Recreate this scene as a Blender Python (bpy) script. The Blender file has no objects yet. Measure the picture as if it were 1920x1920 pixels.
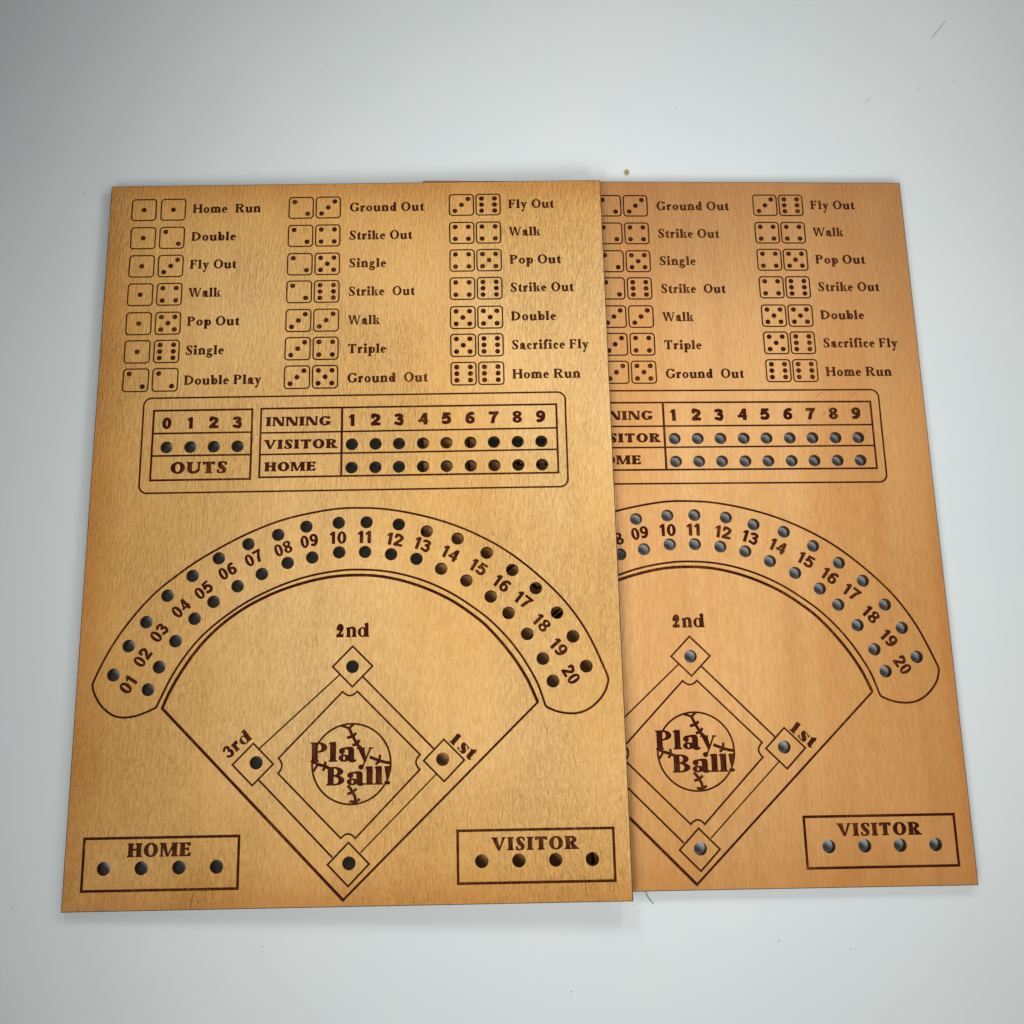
import bpy, bmesh, math, random
import numpy as np
from mathutils import Vector, Matrix
from mathutils.geometry import delaunay_2d_cdt
random.seed(7)
scene = bpy.context.scene
MM = 0.001                      # everything is measured in millimetres and built in metres
T = 4.3                        # board thickness, mm
BW, BH = 300.0, 421.5           # board size, mm
SHEET = T                       # paper lies this far below the lower board's top face

# ---------------------------------------------------------------- camera
cam_d = bpy.data.cameras.new("camera"); cam = bpy.data.objects.new("camera", cam_d)
scene.collection.objects.link(cam); scene.camera = cam
rr = ((0.9995665801845585, -0.013201473403647329, 0.026312979271062766),
      (-0.008022849268539533, -0.9821400194567111, -0.1879803608656668),
      (0.028324647707621737, 0.18768778138585582, -0.9818202539419805))
M = Matrix(((rr[0][0], -rr[1][0], -rr[2][0]), (rr[0][1], -rr[1][1], -rr[2][1]), (rr[0][2], -rr[1][2], -rr[2][2]))).to_4x4()
M.translation = Vector((24.2975, 86.1366, 489.04788+T))*MM
cam.matrix_world = M
cam_d.sensor_width = 36; cam_d.lens = 1637.709/1920*36
cam_d.shift_x = 40.965/1920; cam_d.shift_y = 94.845/1920
cam_d.clip_start = 0.01; cam_d.clip_end = 20

# ---------------------------------------------------------------- light: unseen spot lamps, cones narrowed to imitate lens vignetting
world = bpy.data.worlds.new("World"); scene.world = world; world.use_nodes = True
bg = world.node_tree.nodes["Background"]; bg.inputs[0].default_value = (0.97, 1.0, 1.0, 1); bg.inputs[1].default_value = 0.085

def spot(name, loc, target, power, size, cone, col=(0.965, 1.0, 1.0)):
    d = bpy.data.lights.new(name, 'SPOT'); d.energy = power; d.color = col; d.shadow_soft_size = size
    d.spot_size = math.radians(cone); d.spot_blend = 1.0
    o = bpy.data.objects.new(name, d); scene.collection.objects.link(o); o.location = loc
    o.rotation_euler = (Vector(target)-Vector(loc)).to_track_quat('-Z', 'Y').to_euler()
    return o
LK = 69.0
def pair(name, loc, target, power, cone):
    """two soft lamps side by side, swung 22.5 degrees either way about the middle of the sheet"""
    for g in (-22.5, 22.5):
        c, s_ = math.cos(math.radians(g)), math.sin(math.radians(g)); dx, dy = loc[0]-.05, loc[1]-.2
        spot(name, (.05+c*dx-s_*dy, .2+s_*dx+c*dy, loc[2]), target, power/2, 0.21, cone)
pair("right_lamp", (1.10, 0.34, 0.66), (-0.015, 0.384, 0), .615*LK, 35.4)
pair("left_lamp", (-0.74, -0.52, 1.02), (0.173, 0.172, 0), .609*LK, 45.3)
pair("far_lamp", (0.16, 1.22, 0.74), (0.070, 0.094, 0), .625*LK, 33.5)
pair("near_lamp", (0.10, -0.85, 0.70), (0.206, 0.327, 0), .695*LK, 43.5)

scene.view_settings.view_transform = 'Standard'; scene.view_settings.look = 'None'
scene.view_settings.exposure = 0.0; scene.view_settings.gamma = 1.0
scene.cycles.use_denoising = True
scene.cycles.max_bounces = 8

# ---------------------------------------------------------------- node helpers
class Mat:
    def __init__(s, name):
        s.m = bpy.data.materials.new(name); s.m.use_nodes = True; s.t = s.m.node_tree; s.b = s.t.nodes["Principled BSDF"]
    def n(s, typ, **kw):
        o = s.t.nodes.new(typ)
        for k, v in kw.items(): setattr(o, k, v)
        return o
    def l(s, a, b): s.t.links.new(a, b)
    def coord(s, scale, rot=0.0, off=(0, 0, 0)):
        tc = s.n('ShaderNodeTexCoord'); mp = s.n('ShaderNodeMapping')
        mp.inputs['Scale'].default_value = scale; mp.inputs['Rotation'].default_value = (0, 0, rot); mp.inputs['Location'].default_value = off
        s.l(tc.outputs['Object'], mp.inputs[0]); return mp.outputs[0]
    def noise(s, vec, scale=1.0, detail=3.0, rough=0.5, dist=0.0):
        o = s.n('ShaderNodeTexNoise'); s.l(vec, o.inputs['Vector'])
        o.inputs['Scale'].default_value = scale; o.inputs['Detail'].default_value = detail
        o.inputs['Roughness'].default_value = rough; o.inputs['Distortion'].default_value = dist
        return o.outputs['Fac']
    def ramp(s, fac, a, b, lo=0.0, hi=1.0):
        o = s.n('ShaderNodeMapRange'); o.interpolation_type = 'SMOOTHSTEP'
        o.inputs['From Min'].default_value = a; o.inputs['From Max'].default_value = b
        o.inputs['To Min'].default_value = lo; o.inputs['To Max'].default_value = hi; s.l(fac, o.inputs['Value']); return o.outputs['Result']
    def math(s, op, a, b):
        o = s.n('ShaderNodeMath', operation=op)
        for i, v in enumerate((a, b)):
            if hasattr(v, 'is_linked'): s.l(v, o.inputs[i])
            else: o.inputs[i].default_value = v
        return o.outputs[0]
    def mix(s, fac, a, b, mode='MIX'):
        o = s.n('ShaderNodeMix', data_type='RGBA', blend_type=mode)
        for sock, v in ((o.inputs[0], fac), (o.inputs[6], a), (o.inputs[7], b)):
            if hasattr(v, 'is_linked'): s.l(v, sock)
            elif isinstance(v, (int, float)): sock.default_value = v
            else: sock.default_value = (*v, 1)
        return o.outputs[2]
    def bump(s, h, strength, dist, prev=None):
        o = s.n('ShaderNodeBump'); o.inputs['Strength'].default_value = strength; o.inputs['Distance'].default_value = dist
        s.l(h, o.inputs['Height'])
        if prev: s.l(prev, o.inputs['Normal'])
        return o.outputs[0]
    def done(s, col=None, rough=0.5, spec=0.5, normal=None):
        if col is not None:
            if hasattr(col, 'is_linked'): s.l(col, s.b.inputs['Base Color'])
            else: s.b.inputs['Base Color'].default_value = (*col, 1)
        if hasattr(rough, 'is_linked'): s.l(rough, s.b.inputs['Roughness'])
        else: s.b.inputs['Roughness'].default_value = rough
        s.b.inputs['Specular IOR Level'].default_value = spec
        if normal: s.l(normal, s.b.inputs['Normal'])
        return s.m

def wood_colour(m, light, mid, dark, ox, long_grain):
    """colour of the varnished veneer, and the height field of its raised fibres"""
    big = m.noise(m.coord((9, 3.2, 4), off=(ox, 1.3, 0)), 1.0, 3, .55, .3)
    band = m.noise(m.coord((70, 3.0 if long_grain else 7.0, 20), rot=.02, off=(ox*2, 0, 0)), 1.0, 4, .6, .2)
    blot = m.noise(m.coord((38, 26, 30), off=(ox, ox, 0)), 1.0, 4, .6, .6)
    fib = m.noise(m.coord((760, 175 if not long_grain else 120, 300), rot=.07, off=(ox, 0, 0)), 1.0, 2.5, .55, .45 if not long_grain else .3)
    fine = m.noise(m.coord((1700, 240, 900), rot=.03, off=(0, ox, 0)), 1.0, 2, .5, .2)
    pore = m.noise(m.coord((1500, 330, 900), rot=.02, off=(ox*3, 2, 0)), 1.0, 1, .5, 0)
    c = m.mix(m.ramp(big, .36, .66), light, mid)
    c = m.mix(m.ramp(blot, .42, .72, 0, .3), c, mid)
    c = m.mix(m.ramp(band, .45, .75, 0, .30 if long_grain else .16), c, dark)
    c = m.mix(m.ramp(fib, .38, .62, .22 if not long_grain else .22, 0), c, dark)
    c = m.mix(m.ramp(pore, .68, .78, 0, .45), c, tuple(v*.35 for v in dark))
    # browned cut edges; the wider ramp puts fading light and central sheen into colour
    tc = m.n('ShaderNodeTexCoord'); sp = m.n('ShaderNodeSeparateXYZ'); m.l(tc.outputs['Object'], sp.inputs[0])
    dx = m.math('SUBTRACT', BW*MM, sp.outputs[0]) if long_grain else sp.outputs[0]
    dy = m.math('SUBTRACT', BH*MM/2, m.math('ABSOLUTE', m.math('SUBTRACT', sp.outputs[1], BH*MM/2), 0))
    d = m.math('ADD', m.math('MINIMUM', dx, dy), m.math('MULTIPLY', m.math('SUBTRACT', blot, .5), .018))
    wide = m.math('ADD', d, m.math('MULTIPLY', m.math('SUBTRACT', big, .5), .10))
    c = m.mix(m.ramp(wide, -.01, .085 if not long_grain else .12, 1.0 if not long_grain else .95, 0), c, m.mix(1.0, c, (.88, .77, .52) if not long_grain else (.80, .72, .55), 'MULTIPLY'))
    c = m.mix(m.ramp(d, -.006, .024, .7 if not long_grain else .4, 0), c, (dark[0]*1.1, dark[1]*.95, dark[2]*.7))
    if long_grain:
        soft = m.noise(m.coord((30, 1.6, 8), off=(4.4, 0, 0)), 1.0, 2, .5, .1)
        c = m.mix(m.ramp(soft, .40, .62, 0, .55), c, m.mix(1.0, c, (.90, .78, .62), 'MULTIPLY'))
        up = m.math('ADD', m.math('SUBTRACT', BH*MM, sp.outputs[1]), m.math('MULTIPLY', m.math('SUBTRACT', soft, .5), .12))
        c = m.mix(m.ramp(up, .0, .15, .85, 0), c, m.mix(1.0, c, (.76, .70, .56), 'MULTIPLY'))  # upper part darkened in the colour, standing in for weaker light there
    h = m.math('ADD', fib, m.math('MULTIPLY', fine, .35))
    return c, h, fib, d

def wood(name, light, mid, dark, ox, long_grain, amt):
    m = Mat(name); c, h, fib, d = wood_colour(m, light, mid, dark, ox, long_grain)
    patch = m.noise(m.coord((14, 9, 9), off=(ox+3, 0, 0)), 1.0, 2)
    nrm = m.bump(m.math('MULTIPLY', h, m.ramp(patch, .35, .65, .5, 1.25)), amt, .0016)
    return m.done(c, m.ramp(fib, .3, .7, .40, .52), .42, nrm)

def burn(name, light, mid, dark, ox, long_grain, thin):
    """laser-burnt floor of an engraving in that veneer: brown-black, raised fibres left pale"""
    m = Mat(name)
    b1 = m.noise(m.coord((420, 420, 300), off=(ox, 4, 0)), 1.0, 3, .6, .5)
    b2 = m.noise(m.coord((22, 16, 10), off=(ox, 9, 0)), 1.0, 2)
    streak = m.noise(m.coord((1500, 170, 400), rot=.05, off=(ox, 0, 0)), 1.0, 2, .5, .4)
    c = m.mix(m.ramp(b1, .35, .7), (.032, .0040, .0018), (.058, .0085, .0028))
    c = m.mix(m.math('MULTIPLY', m.ramp(b2, .40, .64, .05, .9), m.ramp(streak, .4, .65)), c, (.15, .046, .010))
    if thin: c = m.mix(m.ramp(streak, .68, .76, 0, .6), c, tuple(v*.7 for v in mid))
    nrm = m.bump(streak, .5, .0006)
    return m.done(c, .6, .06, nrm)

LIGHT_A = ((.775, .465, .178), (.71, .385, .114), (.43, .175, .032))
LIGHT_B = ((.74, .41, .163), (.655, .33, .107), (.44, .175, .042))
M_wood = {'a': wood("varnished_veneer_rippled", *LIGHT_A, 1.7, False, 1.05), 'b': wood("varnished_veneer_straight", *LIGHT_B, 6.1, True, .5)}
M_burn = {'a': burn("laser_burn_rippled", *LIGHT_A, 1.7, False, False), 'b': burn("laser_burn_straight", *LIGHT_B, 6.1, True, False)}
M_line = {'a': burn("laser_line_rippled", *LIGHT_A, 1.7, False, True), 'b': burn("laser_line_straight", *LIGHT_B, 6.1, True, True)}
m = Mat("charred_cut_edge")
M_char = m.done(m.mix(m.noise(m.coord((300, 300, 900)), 1.0, 3), (.022, .011, .006), (.095, .045, .018)), .6, .35)

def link(o):
    scene.collection.objects.link(o); return o
def mesh(name, verts, faces, mat, parent=None):
    me = bpy.data.meshes.new(name); me.from_pydata(verts, [], faces)
    for mm in (mat if isinstance(mat, (list, tuple)) else [mat]): me.materials.append(mm)
    me.update(); o = link(bpy.data.objects.new(name, me)); o.parent = parent; return o
def tag(o, label=None, cat=None, group=None, kind=None):
    for k, v in (('label', label), ('category', cat), ('group', group), ('kind', kind)):
        if v: o[k] = v
    return o
# ---------------------------------------------------------------- the white sheet, flat and then sweeping up behind
m = Mat("white_card")
sm = m.noise(m.coord((7, 7, 7)), 1.0, 4, .6); sc = m.noise(m.coord((60, 60, 60), off=(3, 1, 0)), 1.0, 5, .65, 1.0)
gr = m.noise(m.coord((900, 900, 900)), 1.0, 2)
c = m.mix(m.ramp(sm, .3, .7), (.672, .683, .676), (.648, .664, .660))
c = m.mix(m.ramp(sc, .66, .80, 0, .16), c, (.45, .47, .47))
M_card = m.done(c, .55, .3, m.bump(gr, .12, .0002))
prof = [(-0.9, 0.0)]+[(y/10, 0.0) for y in range(-8, 5)]
R0 = 0.75; SWEEP_Y = 0.445
prof += [(SWEEP_Y, 0)]+[(SWEEP_Y+R0*math.sin(a), R0*(1-math.cos(a))) for a in [i*math.radians(70)/160 for i in range(1, 161)]]
xs = [-1.0+i*.1 for i in range(23)]
V = [(x, y, z) for (y, z) in prof for x in xs]; n = len(xs)
F = [(j*n+i, j*n+i+1, (j+1)*n+i+1, (j+1)*n+i) for j in range(len(prof)-1) for i in range(n-1)]
sheet = mesh("paper_backdrop", V, F, M_card); tag(sheet, kind='structure')
for p in sheet.data.polygons: p.use_smooth = True
# ---------------------------------------------------------------- lettering
# Every character is drawn as a signed-distance shape (capital height = 1) and its
# outline is traced, so letters become true cut outlines in the board.
class Pen:
    def __init__(s, w, lo=-0.42, hi=1.12, res=0.022):
        s.res = res
        xs = np.arange(-0.25, w + 0.25, res); ys = np.arange(lo, hi, res)
        s.X, s.Y = np.meshgrid(xs, ys); s.xs, s.ys = xs, ys
        s.d = np.full(s.X.shape, 9.0)
    def add(s, d): s.d = np.minimum(s.d, d)
    def cut(s, d): s.d = np.maximum(s.d, -d)
    def seg(s, a, b, w0, w1=None):
        w1 = w0 if w1 is None else w1
        ax, ay = a; bx, by = b; dx, dy = bx-ax, by-ay; L = dx*dx+dy*dy+1e-9
        t = np.clip(((s.X-ax)*dx+(s.Y-ay)*dy)/L, 0, 1)
        return np.hypot(s.X-ax-t*dx, s.Y-ay-t*dy)-(w0+(w1-w0)*t)/2
    def stroke(s, pts, w, w1=None):
        n = len(pts)-1
        ws = w if isinstance(w, (list, tuple)) else [w+((w if w1 is None else w1)-w)*i/n for i in range(n+1)]
        for i in range(n): s.add(s.seg(pts[i], pts[i+1], ws[i], ws[i+1]))
    def curve(s, pts, w, k=7):
        P = [pts[0]]+list(pts)+[pts[-1]]; out = []; ws = []
        W = w if isinstance(w, (list, tuple)) else [w]*len(pts)
        for i in range(1, len(P)-2):
            for j in range(k):
                t = j/k; a, b, c, d = P[i-1], P[i], P[i+1], P[i+2]
                out.append(tuple(0.5*((2*b[m])+(-a[m]+c[m])*t+(2*a[m]-5*b[m]+4*c[m]-d[m])*t*t+(-a[m]+3*b[m]-3*c[m]+d[m])*t**3) for m in (0, 1)))
                ws.append(W[i-1]+(W[i]-W[i-1])*t)
        out.append(pts[-1]); ws.append(W[-1]); s.stroke(out, ws)
    def boxd(s, x0, y0, x1, y1):
        qx = np.abs(s.X-(x0+x1)/2)-abs(x1-x0)/2; qy = np.abs(s.Y-(y0+y1)/2)-abs(y1-y0)/2
        return np.maximum(qx, qy)
    def box(s, *a): s.add(s.boxd(*a))
    def poly(s, *pts):            # convex, counter-clockwise
        d = np.full(s.X.shape, -9.0)
        for (ax, ay), (bx, by) in zip(pts, pts[1:]+pts[:1]):
            L = math.hypot(bx-ax, by-ay); d = np.maximum(d, ((s.X-ax)*(by-ay)-(s.Y-ay)*(bx-ax))/L)
        s.add(d)
    def elld(s, cx, cy, rx, ry):
        return (np.hypot((s.X-cx)/rx, (s.Y-cy)/ry)-1)*min(rx, ry)
    def ring(s, cx, cy, rx, ry, tx, ty, clip=None):
        d = np.maximum(s.elld(cx, cy, rx, ry), -s.elld(cx, cy, max(.045, rx-tx), max(.05, ry-ty)))
        if clip: d = np.maximum(d, s.boxd(*clip))
        s.add(d)

def serif_glyph(ch, s, t, q, v, X=0.66, wide=1.0):
    """s stem, t hairline, q serif overhang, v serif height, X height of small letters"""
    w = {'H': .92, 'I': .44, 'N': .95, 'M': 1.12, 'E': .76, 'F': .7, 'G': .9, 'O': .92, 'S': .66, 'T': .82, 'U': .9, 'V': .9,
         'W': 1.2, 'R': .88, 'P': .76, 'D': .9, 'B': .8, 'a': .6, 'b': .64, 'c': .54, 'd': .66, 'e': .56, 'f': .42, 'g': .6, 'i': .36,
         'k': .68, 'l': .36, 'm': 1.0, 'n': .7, 'o': .62, 'p': .66, 'r': .5, 's': .5, 't': .42, 'u': .7, 'y': .64, '!': .3,
         '1': .46, '2': .6, '3': .58}[ch]*wide
    if s > .3: w *= {'d': 1.32, 'a': 1.3, 'b': 1.3, 'n': 1.12, 's': 1.2, 'r': 1.1, 'y': 1.12, '3': 1.05}.get(ch, 1)
    g = Pen(w); L = q; R = w-q
    def stem(x, y0, y1, foot=1, head=1):
        g.box(x, y0, x+s, y1)
        if foot: g.box(x-q, y0, x+s+q, y0+v); g.poly((x-q*.3, y0+v*.9), (x+s+q*.3, y0+v*.9), (x+s, y0+v+q*.5), (x, y0+v+q*.5))
        if head == 1: g.box(x-q, y1-v, x+s+q, y1)
        if head == 2: g.poly((x-q, y1-v*1.5), (x+s*.5, y1-v*1.8), (x+s, y1), (x+s*.7, y1+.01), (x-q, y1-v*.6))
    if ch == 'H': stem(L, 0, 1); stem(R-s, 0, 1); g.box(L, .46, R, .46+t*1.1)
    elif ch == 'I': stem(w/2-s/2, 0, 1)
    elif ch == 'N':
        g.box(L, 0, L+t, 1); g.box(L-q, 0, L+t+q, v); g.box(L-q, 1-v, L+s*.6, 1)
        g.box(R-t, 0, R, 1); g.box(R-t-q, 1-v, R+q, 1)
        g.poly((R-s*1.05, 0), (R, 0), (L+s*1.05, 1), (L, 1))
    elif ch == 'M':
        g.box(L, 0, L+t, 1); g.box(L-q, 0, L+t+q, v); g.box(L-q, 1-v, L+s*.5, 1)
        stem(R-s, 0, 1); m = (L+R-s)/2+.04
        g.poly((m-t*.3, 0), (m+t*.8, 0), (L+s*1.05, 1), (L, 1)); g.poly((m-t*.2, 0), (m+t*.7, 0), (R-s*.4, 1), (R-s*.4-t, 1))
    elif ch in 'EF':
        stem(L, 0, 1, foot=(ch == 'F')); g.box(L-q, 1-v, R, 1); g.box(L, .47, R-.16*wide, .47+t)
        g.poly((R-t*1.1, .74), (R+.01, .74), (R+.01, 1), (R-v*2.6, 1-v*.6)); g.box(R-.2*wide, .38, R-.2*wide+t*.9, .65)
        if ch == 'E': g.box(L-q, 0, R, v); g.poly((R-v*2.6, v*.6), (R, 0), (R+.05, .28), (R+.05-t*1.1, .28))
    elif ch in 'GO':
        c = w/2; g.ring(c, .5, c-q*.3, .52, s, t)
        if ch == 'G':
            g.cut(g.boxd(c+.02, .42, w+.2, .74)); g.box(R-s*.95, .06, R, .46); g.box(R-s-q, .46-v, R+q, .46)
            g.box(R-t, .7, R, .98)
    elif ch == 'S' or ch == 's':
        H = 1 if ch == 'S' else X; k = H
        g.curve([(R-.02, .80*k), (R-.14*wide, .93*k), (w/2-.02, .97*k-t*.2), (L+s*.45, .85*k), (L+s*.55, .66*k), (w/2, .5*k), (R-s*.45, .34*k), (R-s*.42, .14*k), (w/2, t*.5-.01), (L+.1*wide, .07*k), (L+.02, .2*k)],
                [t, t*.9, t*.9, s*.75, s*.95, s*1.05, s*.95, s*.7, t*.9, t*.9, t])
        g.box(R-t*.8, .68*k, R+.01, .99*k); g.box(L-.01, 0.01, L+t*.8, .32*k)
    elif ch == 'T':
        stem(w/2-s/2, 0, 1, head=0); g.box(L-q*.6, 1-v, R+q*.6, 1)
        g.poly((L-q*.6, .72), (L-q*.6+t, .72), (L-q*.6+v*2.5, 1-v*.8), (L-q*.6, 1)); g.poly((R+q*.6-t, .72), (R+q*.6, .72), (R+q*.6, 1), (R+q*.6-v*2.5, 1-v*.8))
    elif ch == 'U':
        m = (L+R)/2; g.box(L, .34, L+s, 1); g.box(L-q, 1-v, L+s+q, 1); g.box(R-t, .34, R, 1); g.box(R-t-q, 1-v, R+q, 1)
        g.ring(m, .36, (R-L)/2, .38, (s+t)/2, t*1.3, (L-1, -.2, R+1, .36)); g.curve([(L+s/2, .38), (L+s*.7, .18), (m, .07)], [s, s*.85, t])
    elif ch == 'V':
        m = w/2+.03; g.poly((m-s*.35, -.01), (m+s*.2, -.01), (L+s*.95, 1), (L-.06, 1)); g.poly((m-s*.3, 0), (m+s*.12, -.01), (R+.03, 1), (R-t, 1))
        g.box(L-q-.03, 1-v, L+s+q*.6, 1); g.box(R-t-q, 1-v, R+q, 1)
    elif ch == 'W':
        a = w*.31; b = w*.70; m = w*.5
        for p, x0, x1 in ((a, L-.05, m), (b, m-s*.6, R+.04)):
            g.poly((p-s*.3, -.01), (p+s*.25, -.01), (x0+s, 1), (x0, 1)); g.poly((p-s*.2, -.01), (p+s*.2, -.01), (x1, 1), (x1-t, 1))
        g.box(L-q, 1-v, L+s+q*.3, 1); g.box(R-t-q, 1-v, R+q, 1); g.box(m-s*.8, 1-v, m+t, 1)
    elif ch in 'PRBD':
        stem(L, 0, 1, foot=(ch in 'PR'), head=0); g.box(L-q, 1-v, L+s+.1, 1)
        if ch == 'D':
            g.box(L-q, 0, L+s+.1, v); g.ring(L+s*.8, .5, R+q*.4-L-s*.8, .5, s, t, (L+s*.7, -.1, w+.2, 1.1))
        else:
            r = .27 if ch != 'B' else .26; c = 1-r; x = L+s*.9+.06
            g.box(L+s*.5, 1-t, x, 1); g.box(L+s*.5, 1-2*r, x, 1-2*r+t)
            g.ring(x, c, R-x-(.03 if ch == 'B' else .04 if ch == 'R' else -.02), r, s*.95, t, (x-.001, 0, w+.2, 1.1))
            if ch == 'R': g.poly((w*.42, .47), (R-s-.06, 0), (R+q, 0), (R+q, .03), (w*.62, .5)); g.box(R-s*.7, 0, R+q*1.3, v)
            if ch == 'B':
                g.box(L-q, 0, x, v); g.ring(x, .27, R+q*.5-x, .275, s, t, (x-.001, -.1, w+.2, .6))
    elif ch in 'bdpqo':
        r = X/2+.01; c = X/2
        if ch == 'o': g.ring(w/2, c, w/2-q*.3, r, s*.92, t)
        elif ch == 'b': stem(L*.8, 0, 1, foot=0, head=2); g.ring(L*.8+s*.5+(R-L)*.42, c, (R-L)*.47, r, s*.9, t)
        elif ch == 'p': stem(L, -.34, X, head=2); g.ring(L+s*.5+(R-L)*.42, c, (R-L)*.47, r, s*.9, t)
        else: stem(R-s, 0, 1, foot=0, head=2); g.box(R-s, 0, R+q, v); g.ring(L+(R-L)*.42, c, (R-L)*.46, r, s*.9, t)
    elif ch == 'l': stem(w/2-s/2, 0, 1, head=2)
    elif ch == 'i': stem(w/2-s/2, 0, X, head=2); g.add(g.elld(w/2, .88, s*.62, s*.6))
    elif ch in 'nmuhr':
        if ch == 'u':
            stem(L, .1, X, foot=0, head=2); g.box(R-s, 0, R, X); g.box(R-s-q, X-v, R, X); g.box(R-s, 0, R+q, v)
            g.curve([(L+s/2, .18), (L+s*.75, .07), (L+s*1.3, .05), (R-s*.6, .15)], [s, s*.8, t*1.3, t])
        else:
            stem(L, 0, X, head=2)
            if ch == 'r':
                g.curve([(L+s*.7, X-.2), (L+s*1.1, X-.06), (R-.02, X-.03)], [t, t*1.2, t]); g.add(g.elld(R-s*.35, X-.1, s*.5, s*.5))
            else:
                n = 1 if ch == 'n' else 2; W = (R-s-L)/n
                for i in range(n):
                    x = L+W*(i+1); stem(x, 0, X-.14, head=0)
                    g.curve([(x-W+s*.8, X-.2), (x-W*.35, X-.03), (x+s*.3, X-.07), (x+s/2, X-.2)], [t, t*1.3, s*.75, s])
    elif ch == 'e':
        g.ring(w/2, X/2, w/2-q*.3, X/2+.01, s*.9, t); g.cut(g.boxd(w/2, X*.22, w+.2, X*.47)); g.box(L+s*.3, X*.47, R-.01, X*.47+t)
    elif ch == 'c':
        g.ring(w/2+.02, X/2, w/2-q*.3, X/2+.01, s*.9, t); g.cut(g.boxd(w/2+.06, X*.24, w+.3, X*.72)); g.add(g.elld(R-s*.35, X*.76, s*.46, s*.46))
    elif ch == 'a':
        g.box(R-s-.03, .06, R-.03, X-.14); g.curve([(L+s*.35, X-.14), (w*.42, X-.03), (R-s*.6, X-.07), (R-s*.5-.03, X-.2)], [s*.7, t, s*.75, s])
        g.add(g.elld(L+s*.45, X-.17, s*.5, s*.5)); g.ring(L+(R-s-L)*.52, .18, (R-s-L)*.56+.02, .19, s*.75, t)
        g.curve([(R-s*.5-.03, .1), (R-s*.2, .03), (R+q*.8, .07)], [s*.9, s*.5, t])
    elif ch == 't':
        x = w/2-s*.55; g.box(x, .1, x+s, X+.02); g.poly((x, X-.02), (x+s, X-.02), (x+s, X+.2), (x+s*.8, X+.2)); g.box(x-q, X-v, R+q*.3, X)
        g.curve([(x+s*.5, .15), (x+s*.75, .05), (R+q*.3, .08)], [s, s*.6, t])
    elif ch == 'f':
        x = L+.02; stem(x, 0, .84, head=0); g.box(x-q, X-v, R-.04, X); g.curve([(x+s*.5, .8), (x+s*.8, .96), (R+q, .97)], [s, s*.6, t*1.2]); g.add(g.elld(R+q*.4, .9, s*.42, s*.42))
    elif ch == 'k':
        stem(L*.8, 0, 1, head=2); g.poly((L+s, .24), (L+s+.1, .28), (R-.04, X), (R-t-.1, X)); g.poly((L+s+.08, .36), (R-s*.8, 0), (R+q*.6, 0), (L+s+.24, .42))
        g.box(R-t-q-.12, X-v, R+q*.3, X); g.box(R-s*1.1, 0, R+q*1.2, v)
    elif ch == 'g':
        g.ring(w*.44, X-.21, w*.36, .22, s*.8, t); g.box(w*.66, X-v*1.2, R+q*.6, X)
        g.curve([(w*.36, X-.4), (L+.05, .12), (w*.4, .04), (R-.1, .01), (R-s*.2, -.12), (w*.5, -.27), (L, -.18), (w*.22, 0)], [t, t*1.3, s*.85, s*.85, s*.6, t*1.2, s*.5, t])
    elif ch == 'y':
        g.poly((w*.5-s*.2, -.02), (w*.5+s*.25, .02), (L+s, X), (L-.04, X)); g.poly((w*.28, -.32), (w*.28+t, -.32), (R-.02, X), (R-t-.04, X))
        g.box(L-q-.02, X-v, L+s+q*.5, X); g.box(R-t-q-.03, X-v, R+q, X); g.add(g.elld(w*.26, -.28, s*.46, s*.42))
    elif ch == '!': g.poly((w/2-t*.7, .3), (w/2+t*.7, .3), (w/2+s*.5, 1), (w/2-s*.5, 1)); g.add(g.elld(w/2, .1, s*.5, .11))
    elif ch == '1': g.box(w/2-s*.45, 0, w/2+s*.55, .78); g.poly((L-.02, .62), (w/2, .62), (w/2+s*.5, .8), (w/2+s*.1, .8)); g.box(w/2-s*.5-q, 0, w/2+s*.5+q, v)
    elif ch == '2':
        g.curve([(L+s*.4, .56), (L+.12, .7), (w*.55, .74), (R-s*.4, .58), (w*.52, .3), (L+.02, .08)], [s*.5, t*1.3, s*.7, s, s*.6, t*1.2]); g.box(L-.02, 0, R, s*.62); g.box(R-t, 0, R+.02, .26); g.add(g.elld(L+s*.45, .54, s*.5, s*.45))
    elif ch == '3':
        g.curve([(L+.03, .6), (w*.45, .73), (R-s*.5, .58), (w*.5, .4)], [s*.6, s*.5, s*.8, t]); g.curve([(w*.45, .4), (R-s*.35, .3), (R-s*.5, .1), (w*.4, .02), (L, .14)], [t, s*.8, s*.9, s*.5, s*.6])
    return g, w

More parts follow.
